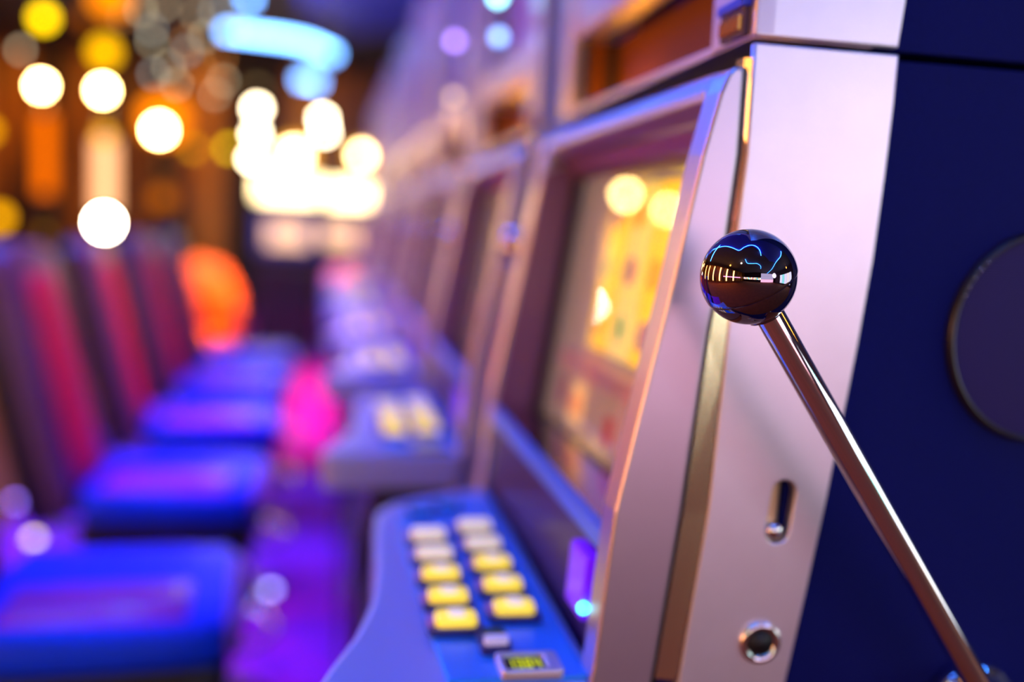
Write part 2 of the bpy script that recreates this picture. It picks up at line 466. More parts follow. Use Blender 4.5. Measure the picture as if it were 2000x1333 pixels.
    # shelf between reels and pay card
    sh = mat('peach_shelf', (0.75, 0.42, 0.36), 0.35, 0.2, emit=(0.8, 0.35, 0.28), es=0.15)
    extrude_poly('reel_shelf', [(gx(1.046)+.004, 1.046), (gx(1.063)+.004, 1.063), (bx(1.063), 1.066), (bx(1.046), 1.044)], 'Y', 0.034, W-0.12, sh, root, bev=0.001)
    pc = on_panel('pay_card', 0.05, W-0.09, .985, 1.040, mat('paycard', (0.5, 0.36, 0.26), .6, emit=(0.6, 0.38, 0.22), es=.38), root)
    on_panel('card_picture', 0.375, 0.425, .987, 1.032, mat('card_yellow', (0.9, 0.6, 0.2), .6, emit=(1.0, 0.62, 0.14), es=.8), pc, 0.0045, .002)
    on_panel('card_picture', 0.384, 0.412, 1.000, 1.02, mat('card_orange', (0.9, 0.35, 0.1), .6, emit=(1.0, 0.30, 0.03), es=.8), pc, 0.007, .002)
    on_panel('card_picture', 0.262, 0.285, .992, 1.018, mat('card_red', (0.5, 0.06, 0.05), .6, emit=(0.5, 0.05, 0.04), es=.5), pc, 0.0045, .002)
    on_panel('card_picture', 0.455, 0.48, 1.0, 1.03, mat('card_plum', (0.3, 0.06, 0.2), .6, emit=(0.22, 0.03, 0.12), es=.5), pc, 0.0045, .002)
    on_panel('card_picture', 0.15, 0.21, .99, 1.03, mat('card_brown', (0.6, 0.25, 0.1), .6, emit=(0.55, 0.2, 0.06), es=.5), pc, 0.0045, .002)
    # lower dark door panel with bill validator
    lw = extrude_poly('lower_door_panel', [(0.205, .79), (0.214, .965), (0.232, .965), (0.222, .79)], 'Y', 0.030, W-0.044, mat('aubergine_panel', (0.05, 0.012, 0.05), 0.3), root)
    bv = extrude_poly('bill_slot', [(0.196, .905), (0.199, .955), (0.212, .955), (0.208, .905)], 'Y', 0.045, 0.095, mat('violet_lit_plastic', (0.15, 0.02, 0.6), .3, emit=(0.13, 0.0, 0.85), es=.8), root, bev=.003)
    tag(bv, 'violet lit bill acceptor bezel')
    sphere('indicator_lamp', (0.197, 0.040, 0.918), 0.0045, glow('cyan_led', (0.05, 0.75, 1.0), 6), root, 16, 10)
    # control deck
    dko = [(-0.002, 0.012), (0.004, 0.004), (0.02, 0.0), (0.205, 0.0), (0.205, W-0.06), (0.200, W-0.045), (0.12, W-0.085), (0.078, W-0.115), (0.062, W-0.15), (0.057, W-0.20), (0.054, 0.33), (0.051, 0.24), (0.044, 0.17), (0.028, 0.10), (0.010, 0.05)]
    dk = extrude_poly('control_deck', dko, 'Z', 0.822, 0.876, DECKM, root, bev=0.006, seg=3)
    tag(dk, 'lilac blue metal button deck')
    # inset plate, raised
    ins = [(0.092, 0.008), (0.196, 0.008), (0.197, W-0.11), (0.19, W-0.095), (0.14, W-0.105), (0.098, W-0.135), (0.086, W-0.17), (0.084, 0.30), (0.088, 0.10)]
    pl = extrude_poly('button_plate', ins, 'Z', 0.872, 0.880, DECKIN, dk, bev=0.002, seg=2)
    LIT = mat('button_lit_cream', (0.9, 0.8, 0.6), 0.35, emit=(1.0, 0.80, 0.45), es=0.62)
    LITY = mat('button_lit_yellow', (0.9, 0.7, 0.1), 0.35, emit=(1.0, 0.72, 0.02), es=0.9)
    RIMB = mat('button_bezel', (0.03, 0.03, 0.16), 0.3)
    PINKB = mat('button_pink_side', (0.55, 0.25, 0.6), 0.35)
    for c, (xc, ys) in enumerate(((0.1085, [0.098, 0.149, 0.204, 0.26, 0.318]), (0.160, [0.120, 0.174, 0.230, 0.287, 0.345]))):
        for r_, yc in enumerate(ys):
            b = plate('button_base', rrect(xc-0.023, xc+0.021, yc-0.0165, yc+0.0165, 0.005), [], 0.006, RIMB, dk, bev=0.001, to=Matrix.Translation((0, 0, 0.883)))
            plate('button_cap', rrect(xc-0.0165, xc+0.0165, yc-0.0115, yc+0.0115, 0.006), [], 0.009, LIT if r_ > 2 else LITY, b, bev=0.002, to=Matrix.Translation((0, 0, 0.888)))
            if r_ <= 2:
                plate('button_legend', rrect(xc-0.006, xc+0.007, yc-0.009, yc+0.009, 0.003), [], 0.0012, LIT, b, to=Matrix.Translation((0, 0, 0.8934)))
            plate('button_mark', rrect(xc-0.0225, xc-0.0175, yc-0.009, yc+0.009, 0.002), [], 0.004, PINKB, b, to=Matrix.Translation((0, 0, 0.888)))
    b = plate('spin_button', rrect(0.122, 0.1455, 0.046, 0.077, 0.004), [], 0.008, RIMB, dk, bev=0.001, to=Matrix.Translation((0, 0, 0.883)))
    plate('button_cap', rrect(0.1245, 0.143, 0.048, 0.058, 0.003), [], 0.006, mat('pale_cap', (0.6, 0.55, 0.7), .35, emit=(.6, .5, .62), es=.35), b, to=Matrix.Translation((0, 0, 0.889)))
    plate('button_cap', rrect(0.1255, 0.142, 0.061, 0.073, 0.003), [], 0.005, mat('dark_green_cap', (0.02, 0.08, 0.04), .3), b, to=Matrix.Translation((0, 0, 0.889)))
    dsp = plate('credit_display', rrect(0.130, 0.176, 0.004, 0.038, 0.004), [rrect(0.1345, 0.165, 0.009, 0.033, 0.002)], 0.008, SILVER, dk, bev=0.0015, to=Matrix.Translation((0, 0, 0.883)))
    plate('display_window', rrect(0.1345, 0.165, 0.009, 0.033, 0.001), [], 0.002, mat('display_black', (0.008, 0.012, 0.01), .2), dsp, to=Matrix.Translation((0, 0, 0.883)))
    SEG = glow('yellow_green_digits', (0.55, 0.6, 0.02), 1.2)
    bm = bmesh.new()
    def segbox(xa, xb, ya, yb):
        v = [bm.verts.new((x, y, z)) for x in (xa, xb) for y in (ya, yb) for z in (0.8842, 0.8850)]
        for q in ((0,1,3,2), (4,6,7,5), (0,4,5,1), (2,3,7,6), (0,2,6,4), (1,5,7,3)): bm.faces.new([v[i] for i in q])
    for d, dig in enumerate('1384'):
        xa = 0.1370 + d*0.0067
        on = {'1': 'bc', '3': 'abgcd', '8': 'abcdefg', '4': 'fgbc'}[dig]
        w_, h_, t_ = 0.0045, 0.015, 0.0011
        y0 = 0.0135
        for s in on:
            if s == 'a': segbox(xa, xa+w_, y0+h_-t_, y0+h_)
            if s == 'd': segbox(xa, xa+w_, y0, y0+t_)
            if s == 'g': segbox(xa, xa+w_, y0+h_/2-t_/2, y0+h_/2+t_/2)
            if s == 'b': segbox(xa+w_-t_, xa+w_, y0+h_/2, y0+h_)
            if s == 'c': segbox(xa+w_-t_, xa+w_, y0, y0+h_/2)
            if s == 'f': segbox(xa, xa+t_, y0+h_/2, y0+h_)
            if s == 'e': segbox(xa, xa+t_, y0, y0+h_/2)
    newobj('display_digits', bm, SEG, dsp)
    for xc, yc in ((0.110, 0.420), (0.142, 0.440)):
        b = plate('indicator_base', rrect(xc-.014, xc+.014, yc-.013, yc+.012, .003), [], 0.005, RIMB, dk, to=Matrix.Translation((0, 0, 0.882)))
        plate('indicator_cap', rrect(xc-.010, xc+.010, yc-.009, yc+.0, .002), [], 0.004, mat('blue_cap', (0.02, 0.3, 0.9), .3, emit=(0, .2, .9), es=.35), b, to=Matrix.Translation((0, 0, 0.8845)))
    # lower cabinet below the deck
    o = extrude_poly('lower_cabinet', [(0.055, 0.05), (0.055, 0.74), (0.075, 0.822), (0.22, 0.822), (0.235, 0.70), (0.235, 0.05)], 'Y', 0.01, W-0.05, DARKBOX, root, bev=0.004)
    tag(o, 'near black lower cabinet front')
    box('kick_plate', 0.09, 0.80, 0.02, W-0.02, 0.0, 0.05, BLACK, root)
    box('belly_glass', 0.050, 0.056, 0.06, W-0.10, 0.25, 0.66, mat('belly_art', (0.03, 0.02, 0.06), 0.15), root, bev=0.001)
    # speaker on the side
    sp = lathe('speaker_ring', [(0.0765, 0.004), (0.0775, 0.006), (0.0800, 0.006), (0.0815, 0.003), (0.0822, -0.002)], mat('speaker_rim_black', (0.012, 0.008, 0.014), 0.3), root, (0.5375, 0.0085, 1.137), (0, -1, 0), 96)
    tag(sp, 'black rim around the round speaker')
    lathe('speaker_grille', [(0, 0.0062), (0.03, 0.006), (0.06, 0.0052), (0.0772, 0.004)], GRILLE, sp, (0.5375, 0.0085, 1.137), (0, -1, 0), 96)
    for k in range(5):
        a = R(158 - k*5.6)
        sphere('rim_rivet', (0.5375 + 0.0785*math.cos(a), 0.0022, 1.137 + 0.0785*math.sin(a)), 0.0008, CHROME, sp, 10, 6)
    # pull lever
    base = Vector((0.4568, -0.055, 0.903)); kn = Vector((0.2562, -0.082, 1.177))
    ax = (kn - base).normalized()
    hub = lathe('lever_hub', [(0.0, 0.056), (0.008, 0.055), (0.016, 0.051), (0.022, 0.044), (0.0255, 0.034), (0.0265, 0.02), (0.027, 0.008), (0.034, 0.004), (0.036, 0.0), (0.036, -0.010), (0, -0.010)], CHROME, root, (0.5035, -0.0015, 0.846), (0, -1, 0), 64)
    tag(hub, 'polished chrome lever mount')
    L = (kn - base).length
    rod = lathe('lever_rod', [(0, -0.062), (0.0092, -0.062), (0.0095, -0.01), (0.0094, L*0.5), (0.0092, L-0.02), (0.0088, L-0.018)], CHROME, root, base, ax, 48)
    tag(rod, 'slim polished chrome lever rod')
    r = 0.0298
    cap = [(0, r)] + [(r*math.sin(R(a)), r*math.cos(R(a))) for a in range(3, 104, 3)] + [(r*math.sin(R(104))-0.0006, r*math.cos(R(104)))]
    r2 = 0.02925
    cup = [(r2*math.sin(R(a)), r2*math.cos(R(a))) for a in range(102, 160, 3)] + [(0.0105, -0.0275), (0.0105, -0.0285), (0, -0.0285)]
    kb = lathe('lever_knob', cap, KNOB, rod, kn, ax.lerp(Vector((-.30, -.10, .95)), .35), 96)
    tag(kb, 'glossy black chrome ball')
    lathe('knob_cup', cup, KNOB, rod, kn, ax.lerp(Vector((-.30, -.10, .95)), .35), 96)
    # ---- top box
    tb0, tb1 = 1.3395, 1.95
    for y in (0.004, W-0.004):
        to = Matrix(((1, 0, 0, 0), (0, 0, 1, y), (0, 1, 0, 0), (0, 0, 0, 1)))
        plate('top_box_trim', [(0.285, tb0), (0.392, tb0), (0.397, tb0+.06), (0.400, 1.55), (0.395, tb1), (0.30, tb1), (0.285, 1.6)], [], 0.008, SILVER, root, bev=0.0014, to=to)
    o = extrude_poly('top_box_body', [(0.375, tb0-.001), (0.375, tb1), (0.80, tb1), (0.80, tb0-.001)], 'Y', 0.0095, W-0.0095, NAVY, root, bev=0.001)
    box('top_box_floor', 0.286, 0.376, 0.006, W-0.006, tb0-0.001, tb0+0.006, SILVER2, root, bev=0.001)
    ps = box('top_box_post', 0.2835, 0.30, 0.0, 0.080, tb0, tb1, SILVER2, root, bev=0.002)
    box('top_box_post', 0.2835, 0.31, W-0.045, W-0.004, tb0, tb1, SILVER2, root, bev=0.002)
    box('top_box_rail', 0.287, 0.325, 0.080, W-0.045, 1.430, 1.485, SILVER2, root, bev=0.006)
    AMB = mat('amber_art_panel', (0.16, 0.04, 0.002), 0.7, 0.0, spec=0.15)  # gold walls mirrored in the window glass, painted as amber
    box('art_panel', 0.340, 0.347, 0.080, W-0.055, tb0+0.006, 1.430, AMB, root)
    box('window_jamb', 0.298, 0.306, W-0.058, W-0.045, tb0+0.006, 1.430, BLACK, root)
    box('amber_reveal', 0.306, 0.327, W-0.052, W-0.045, tb0+0.006, 1.430, AMB, root)
    box('window_jamb', 0.327, 0.341, W-0.058, W-0.045, tb0+0.006, 1.430, BLACK, root)
    # added amber strip in place of gold walls mirrored in the glass
    box('strip_lamp', 0.330, 0.3355, W-0.22, W-0.07, tb0+0.008, tb0+0.012, glow('amber_strip', (1.0, 0.42, 0.02), 40), root)
    up = box('upper_art', 0.330, 0.34, 0.062, W-0.045, 1.49, tb1-0.03, mat('upper_art_violet', (0.25, 0.15, 0.4), 0.3, emit=(0.30, 0.08, 0.5), es=0.12), root)
    # vented label holder on the near post
    vt = box('vent_bracket', 0.279, 0.2855, 0.010, 0.052, 1.341, 1.366, BEZEL, root, bev=0.001)
    tag(vt, 'small ribbed vent under a blue tab')
    box('blue_tab', 0.2765, 0.286, 0.008, 0.054, 1.3605, 1.367, mat('blue_tab', (0.02, 0.05, 0.75), 0.3), vt, bev=0.0008)
    for k in range(8):
        box('vent_rib', 0.2765, 0.2795, 0.0125+k*0.0048, 0.0148+k*0.0048, 1.345, 1.355, mat('copper_rib', (0.95, 0.45, 0.08), 0.25, 0.9) if k == 0 else bpy.data.materials['copper_rib'], vt)
    return root
labels = ['nearest slot machine with chrome pull lever and black ball knob on its side',
 'second slot machine from the camera, its dark knob peeking past the nearest one',
 'third slot machine along the bank, lilac button deck behind the second deck',
 'fourth slot machine of the bank, fourth deck back from the camera',
 'fifth slot machine of the bank, counting back from the camera',
 'sixth slot machine of the bank, a narrow purple sliver beyond the fifth',
 'seventh slot machine of the bank, near its far end',
 'eighth slot machine of the bank, last but one before the bright machines',
 'ninth slot machine, at the far end of the bank']
proto = build_machine()
P = 0.73
for k in range(9):
    o = proto if k == 0 else copy_tree(proto)
    o.location = (0, Y_ + P*k, 0)
    if k:
        for c in list(o.children):
            if c.name.startswith('indicator_lamp'): bpy.data.objects.remove(c)
    o['label'] = labels[k]; o['group'] = 'slot machines in the bank on the right'

# ------------------------------------------------------------------ chairs
VIN = mat('blue_vinyl', (0.004, 0.06, 0.90), 0.40, 0.0, spec=0.18, coat=0.0, noise=0.15, nscale=8)
EDGE = mat('lilac_vinyl_edge', (0.40, 0.14, 0.50), 0.35, coat=0.3)
REDF = mat('red_fabric', (0.70, 0.02, 0.05), 0.6, noise=0.2, nscale=10)
GREYV = mat('rose_grey_vinyl', (0.16, 0.07, 0.11), 0.40)
MAG = mat('magenta_vinyl', (0.42, 0.012, 0.42), 0.35, coat=0.2)
SHELL = mat('black_shell', (0.006, 0.005, 0.008), 0.4)
ORV = mat('orange_vinyl', (1.0, 0.20, 0.01), 0.45)
def cushion(name, sx, sy, sz, m, parent, mtx, bev=0.4, dome=0.12):
    bm = bmesh.new()
    bmesh.ops.create_cube(bm, size=1.0)
    bmesh.ops.scale(bm, vec=(sx, sy, sz), verts=bm.verts)
    bmesh.ops.bevel(bm, geom=bm.edges[:], offset=sz*bev, segments=4, affect='EDGES', profile=0.5)
    bmesh.ops.subdivide_edges(bm, edges=[e for e in bm.edges if e.calc_length() > 0.15], cuts=4, use_grid_fill=True)
    for v in bm.verts:
        u, t = v.co.x/(sx/2), v.co.y/(sy/2)
        v.co.z += dome*sz*(1-u*u)*(1-t*t) * (1 if v.co.z > 0 else 0)
        k = 1 - 0.10*(abs(u)**3)*(abs(t)**3)
        v.co.x *= k; v.co.y *= k
    bmesh.ops.transform(bm, matrix=mtx, verts=bm.verts)
    return newobj(name, bm, m, parent, smooth=True)
def build_chair():
    root = empty('casino_chair', (0, 0, 0), 'x', 'chair')
    lathe('base_plate', [(0, 0), (0.22, 0), (0.22, 0.012), (0.10, 0.03), (0.04, 0.05), (0, 0.05)], CHROME, root, (0, 0, 0), seg=40)
    lathe('pedestal', [(0.03, 0.03), (0.03, 0.45), (0.06, 0.47), (0, 0.47)], CHROME, root, (0, 0, 0), seg=24)
    tube('foot_ring', [(0.06 + 0.17*math.cos(2*math.pi*i/28), 0.17*math.sin(2*math.pi*i/28), 0.18) for i in range(28)], 0.009, CHROME, root, closed=True)
    box('seat_shell', -0.19, 0.19, -0.20, 0.20, 0.41, 0.51, SHELL, root, bev=0.02)
    s = cushion('seat', 0.41, 0.43, 0.07, VIN, root, Matrix.Translation((0, 0, 0.541)))
    tag(s, 'bright blue vinyl seat pad')
    si = cushion('seat_insert', 0.30, 0.17, 0.03, MAG, s, Matrix.Translation((-0.01, -0.095, 0.569)), bev=0.4)  # thin inset paints the red back mirrored in the seat
    tag(si, 'magenta vinyl inset of the seat')
    nose = cushion('seat_nose', 0.055, 0.36, 0.062, EDGE, root, Matrix.Translation((0.187, 0, 0.538)), bev=0.42)
    tag(nose, 'pinkish lilac rounded front edge of the seat')
    tilt = Matrix.Translation((-0.30, 0, 0.80)) @ Matrix.Rotation(R(-13), 4, 'Y') @ Matrix.Rotation(R(90), 4, 'Y')
    b = cushion('backrest_shell', 0.66, 0.43, 0.05, SHELL, root, tilt @ Matrix.Translation((0, 0, -0.035)))
    b2 = cushion('backrest', 0.64, 0.41, 0.06, GREYV, root, tilt)
    p = cushion('back_insert', 0.50, 0.22, 0.05, REDF, b2, tilt @ Matrix.Translation((-0.0, 0, 0.018)))
    tag(p, 'red fabric middle panel')
    for y in (-0.15, 0.15):
        tube('back_bracket', [(-0.16, y, 0.47), (-0.25, y, 0.48), (-0.285, y, 0.56), (-0.30, y, 0.66)], 0.012, CHROME, root)
    return root
ch = build_chair()
cl = ['blue seated casino chair in the lower left, nearest of the row in view',
 'casino chair behind the nearest one, its tall red back at the left edge',
 'third casino chair of the row, red back under the bright white lamp',
 'fourth casino chair back, pink topped back beside the third',
 'fifth casino chair of the row along the machines',
 'sixth casino chair of the row, just before the orange backed one',
 None,
 'eighth casino chair, last and farthest of the row']
ny = 0
for k in range(5):
    o = ch if k == 0 else copy_tree(ch)
    y = Y_ + W/2 + P*(k+1) + 0.02 + 0.03*k
    o.location = (-0.335, y, 0)
    o.rotation_euler = (0, 0, R([3, -2, 4, -3, 2, 0, 8, -4][k]))
    o['label'] = cl[k] or 'casino chair with a glowing orange back, second from the far end'
    o['group'] = 'chairs along the bank of slot machines'
# orange tub chair turned towards the camera, beyond the row
def tub_chair(loc):
    rt = empty('tub_chair', loc, 'rounded orange chair glowing beyond the row of blue seats', 'chair')
    lathe('base_plate', [(0, 0), (0.2, 0), (0.2, 0.015), (0.03, 0.04), (0, 0.04)], CHROME, rt)
    lathe('pedestal', [(0.03, 0.03), (0.03, 0.36), (0, 0.36)], CHROME, rt, seg=16)
    lathe('seat', [(0, 0.34), (0.2, 0.35), (0.235, 0.40), (0.22, 0.45), (0.1, 0.465), (0, 0.465)], ORV, rt, seg=40)
    bm = bmesh.new()
    n = 24
    rows = []
    for i in range(n+1):
        a = R(0 + 180*i/n)
        h = 0.90 - 0.22*(abs(math.cos(a))**3)
        col = []
        for rr, z in ((0.20, 0.42), (0.20, h-0.02), (0.215, h), (0.245, h), (0.26, h-0.02), (0.26, 0.40)):
            col.append(bm.verts.new((rr*math.cos(a), rr*math.sin(a), z)))
        rows.append(col)
    for a, b in zip(rows, rows[1:]):
        for q in range(6): bm.faces.new((a[q], b[q], b[(q+1) % 6], a[(q+1) % 6]))
    bm.faces.new(rows[0]); bm.faces.new(rows[-1][::-1])
    bmesh.ops.recalc_face_normals(bm, faces=bm.faces)
    newobj('backrest', bm, ORV, rt, smooth=True)
tub_chair((-0.80, 6.6, 0.006))

# ------------------------------------------------------------------ aim helper: world point at a given distance down the aisle along a sight line
def at(px, py, y):
    u = (px-1000)/FPX; v = (py-666.5)/FPX
    r = (u*cr + v*sr)*right0 - (-u*sr + v*cr)*up0 + fwd
    return r*(y/r.y) + Vector((0, 0, H))

# ------------------------------------------------------------------ lamp columns on the left
BULB = glow('white_globe', (1.0, 0.66, 0.22), 110)
BULBW = glow('warm_white_globe', (1.0, 0.84, 0.60), 130)
YEL = glow('yellow_globe', (1.0, 0.62, 0.0), 7)
AMBG = glow('amber_globe', (1.0, 0.42, 0.0), 3.2)
PEACH = glow('peach_tube', (1.0, 0.45, 0.20), 2.4)
ORG = glow('orange_tube', (1.0, 0.16, 0.0), 1.6)
BRASS = mat('brass', (0.75, 0.45, 0.12), 0.25, 1.0)
DBR = mat('dark_bronze', (0.06, 0.03, 0.02), 0.4, 0.6)
def lamp_column(name, x, y, parts, label, top):
    rt = empty(name, (x, y, 0), label, 'lamp', 'lamp columns on the left of the aisle')
    lathe('column_base', [(0, 0), (0.16, 0), (0.16, 0.04), (0.06, 0.08), (0.05, 0.12), (0, 0.12)], BRASS, rt)
    lathe('column_pole', [(0.022, 0.1), (0.022, top), (0, top)], DBR, rt, seg=16)
    for nm, kind, z, r, m in parts:
        if kind == 's': sphere(nm, (0, -0.03 if nm != 'globe' else (-0.33 if y > 10 else -0.09), z), r, m, rt, 20, 12)
        else: lathe(nm, [(0, z[0]), (r, z[0]), (r, z[1]), (0, z[1])], m, rt, (0, 0, 0), seg=20)
    return rt
p = at(205, 420, 8.1)
lamp_column('lamp_column', p.x, 8.1, [('globe', 's', 2.08, 0.045, BULB), ('upper_globe', 's', 2.37, 0.085, glow('deep_yellow', (1.0, 0.48, 0.0), 3.0)), ('lower_globe', 's', 1.76, 0.045, AMBG),
   ('light_tube', 'c', (1.18, 1.72), 0.075, PEACH), ('bright_globe', 's', 1.10, 0.065, BULBW)], 'lamp column with pale tube and bright white globes, above the second red chair', 2.45)
p = at(88, 420, 8.7)
lamp_column('lamp_column', p.x, 8.7, [('globe', 's', 2.15, 0.045, BULB), ('light_tube', 'c', (1.30, 1.95), 0.06, ORG), ('lower_globe', 's', 0.98, 0.04, glow('dim_brown', (0.5, 0.2, 0.0), 1.0))],
   'lamp column with an orange tube below its white globe, leftmost of the columns', 2.35)
p = at(320, 420, 11.0)
lamp_column('lamp_column', p.x, 11.0, [('globe', 's', 2.02, 0.07, BULB), ('upper_globe', 's', 2.16, 0.24, glow('amber_shade', (1.0, 0.22, 0.0), 2.2)), ('lower_globe', 's', 1.35, 0.10, glow('dim_orange', (0.7, 0.15, 0), 1.2))],
   'lamp column with a wide amber shade around its globe, third from the left', 2.5)
# hanging globe lamps
def pendant(x_px, y_px, y, r, m, label, grp='hanging globe lamps'):
    c = at(x_px, y_px, y)
    rt = empty('pendant_lamp', (c.x, c.y, ZC), label, 'lamp', grp)
    dz = c.z - ZC
    tube('cord', [(0, 0, 0), (0, 0, dz + r)], 0.006, BLACK, rt, 6)
    sphere('globe', (0, 0, dz), r, m, rt, 20, 12)
    lathe('canopy', [(0, 0), (0.05, 0), (0.05, -0.02), (0, -0.03)], BRASS, rt, seg=16)
    lathe('lamp_cap', [(r*0.45, dz + r*0.86), (r*0.35, dz + r*1.12), (0, dz + r*1.15)], BRASS, rt, seg=16)
pendant(85, 35, 8.4, 0.06, YEL, 'round yellow hanging globe in the top left corner')
pendant(215, -8, 8.0, 0.14, glow('orange_globe', (1.0, 0.25, 0.0), 2.0), 'large orange hanging globe cut by the top edge of the photo')
pendant(165, 35, 9.5, 0.07, glow('brown_globe', (0.6, 0.12, 0.0), 0.9), 'dim brown hanging globe right of the yellow one')
pendant(378, 290, 12.0, 0.05, AMBG, 'small amber hanging globe, left one of the pair beside the white cluster')
pendant(447, 290, 12.9, 0.05, YEL, 'small yellow hanging globe, right one of the pair beside the white cluster')
pendant(-2, 425, 10.0, 0.08, AMBG, 'amber hanging globe low at the left edge of the photo')
pendant(-25, 255, 10.7, 0.07, AMBG, 'amber hanging globe cut by the left edge, above the low one')
WG = glow('white_hot_globe', (1.0, 0.80, 0.50), 45)
for i, (x, y_) in enumerate(((502, 212), (500, 262), (493, 310), (630, 232), (634, 258))):
    pendant(x, y_, 11.0 + 0.2*i, 0.045, WG, ['highest white globe of the left hanging stack of three', 'middle white globe of the left hanging stack of three', 'lowest white globe of the left hanging stack of three',
       'upper white globe of the right hanging pair', 'lower white globe of the right hanging pair'][i], 'white globes hanging over the far machines')
pendant(503, 172, 12.5, 0.045, glow('tan_globe', (0.6, 0.4, 0.15), 1.6), 'dim tan globe above the left stack of white globes')

# ------------------------------------------------------------------ bright machines facing down the aisle
def end_machine(px, label, wpx, ypos, orb_px, orbr, zt):
    c = at(px, 430, ypos)
    rt = empty('slot_machine', (c.x, ypos, 0), label, 'slot machine', 'bright machines across the far end of the aisle')
    hw = wpx/FPX*ypos/2
    box('cabinet_body', -hw, hw, 0, 0.5, 0, 1.58, mat('dark_end_cabinet', (0.02, 0.015, 0.05), 0.3), rt, bev=0.01)
    box('topper_sign', -hw*0.96, hw*0.96, -0.03, 0.0, 1.36, 1.56, glow('white_topper', (1.0, 0.74, 0.36), 9), rt, bev=0.01)
    sx = 0.0 if px < 600 else -0.13
    box('screen', sx-hw*0.62, sx+hw*0.62, -0.02, 0.0, 0.96, 1.16, glow('peach_screen', (1.0, 0.55, 0.32), 2.0), rt, bev=0.01)
    box('screen_frame', sx-hw*0.92, hw*0.92, -0.012, 0.0, 0.90, 1.24, mat('blue_frame', (0.05, 0.05, 0.4), 0.3, emit=(.02, .03, .3), es=.3), rt, bev=0.005)
    box('control_deck', -hw*0.9, hw*0.9, -0.20, 0.0, 0.74, 0.79, mat('dark_end_deck', (0.05, 0.02, 0.06), .3), rt, bev=0.01)
    if orbr:
        ob = at(orb_px[0], orb_px[1], ypos)
        lathe('orb_stand', [(0.02, 1.58), (0.02, ob.z - orbr + 0.01), (0, ob.z - orbr + 0.01)], BRASS, rt, (ob.x-c.x, 0.1, 0), seg=12)
        sphere('topper_orb', (ob.x-c.x, 0.1, ob.z), orbr, glow('orb_amber', (1.0, 0.40, 0.03), 2.6), rt)  # amber sphere paints the halo round the white bulb
        sphere('orb_bulb', (ob.x-c.x, 0.1-orbr-0.03, ob.z), orbr*0.55, glow('orb_white', (1.0, 0.72, 0.30), 30), rt)
    return rt
end_machine(562, 'bright end machine on the left with a white topper and a broad glowing dome', 120, 9.0, (575, 305), 0.15, 0)
end_machine(692, 'bright end machine on the right with a white topper and round orb', 105, 9.8, (706, 304), 0.10, 0)

# ------------------------------------------------------------------ crystal chandelier: dim sparkles
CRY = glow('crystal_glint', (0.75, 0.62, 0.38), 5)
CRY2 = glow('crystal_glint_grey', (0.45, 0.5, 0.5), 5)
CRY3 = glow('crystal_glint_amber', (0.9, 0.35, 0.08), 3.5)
c0 = at(350, 60, 7.4)
rt = empty('chandelier', (c0.x, c0.y, ZC), 'crystal chandelier of dim round glints in the dark upper left', 'chandelier')
lathe('ceiling_rose', [(0, 0), (0.3, 0), (0.3, -0.02), (0.05, -0.04), (0, -0.04)], DBR, rt, seg=32)
for i, (x, y_) in enumerate([(275, 20), (297, 58), (296, 80), (365, 80), (385, 28), (420, 22), (400, 72), (432, 112), (437, 158), (300, 145), (40, 97), (240, 35), (330, 130), (365, 100), (420, 185), (390, 130), (345, 165), (445, 15), (320, 10), (460, 60)]):
    c = at(x, y_, 7.0 + (i*37 % 10)*0.12)
    if c.z > ZC - 0.05: c = at(x, y_, 5.8)
    loc = c - Vector((c0.x, c0.y, ZC))
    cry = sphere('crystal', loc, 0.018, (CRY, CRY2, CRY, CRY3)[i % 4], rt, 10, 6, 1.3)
    tube('wire', [(loc.x*0.9, loc.y*0.9, 0), loc + Vector((0, 0, 0.02))], 0.0015, BRASS, cry, 4)

# ------------------------------------------------------------------ ceiling neon (cloud edge)
NEON = glow('blue_neon', (0.04, 0.28, 1.0), 40)
NEONW = glow('pale_blue_neon', (0.16, 0.42, 1.0), 17)
zn = 3.113
def neon(pts, label, m=NEON, r=0.016):
    o = tube('neon_tube', catmull(pts, 8), r, m, None, 8)
    return tag(o, label, 'neon light', 'blue neon tubes edging the ceiling')
neon([(-1.3, 6.4, zn), (-1.0, 5.47, zn), (-1.1, 4.0, zn), (-1.04, 2.78, zn), (-.95, 1.77, zn), (-.88, .89, zn), (-.76, .31, zn), (-.25, .37, zn), (.15, .37, zn), (.42, .17, zn), (.56, -.24, zn), (.59, -.85, zn)], 'long wavy blue neon tube on the ceiling over the aisle')
neon([(-.98, -1.0, zn), (-1.13, -1.82, zn), (-.53, -2.12, zn), (.03, -2.21, zn), (.5, -3.0, zn), (.53, -4.13, zn)], 'short wavy blue neon tube on the ceiling behind the camera')
neon([(2.62, .74, zn), (2.75, -.07, zn), (2.57, -1.51, zn), (2.98, -4.17, zn), (3.1, -8.0, zn)], 'blue neon tube on the ceiling beyond the machine bank')
def neon_bar(pix, yy, label):
    q = [at(x, y_, yy) for x, y_ in pix]
    c = q[len(q)//2]
    rt = empty('neon_bar', (c.x, c.y, ZC-0.07), label, 'neon light', 'pale blue neon bars hanging over the far machines')
    o_ = Vector((c.x, c.y, ZC-0.07))
    tube('neon_tube', catmull([a - o_ for a in q], 8), 0.030, NEONW, rt, 8)
    for a in (q[0], q[-1]):
        b = a - o_
        tube('hanger', [(b.x, b.y, 0), (b.x, b.y, b.z + 0.02)], 0.004, BLACK, rt, 5)
neon_bar(((436, 60), (500, 68), (560, 76), (610, 88), (655, 108)), 8.6, 'thick pale blue neon bar glowing above the far machines')
neon_bar(((583, 155), (605, 158), (625, 163)), 9.6, 'short pale blue neon bar just below the thick one')
neon_bar(((478, -2), (486, -3), (495, -4)), 7.8, 'pale blue neon stub cut by the top edge of the photo')
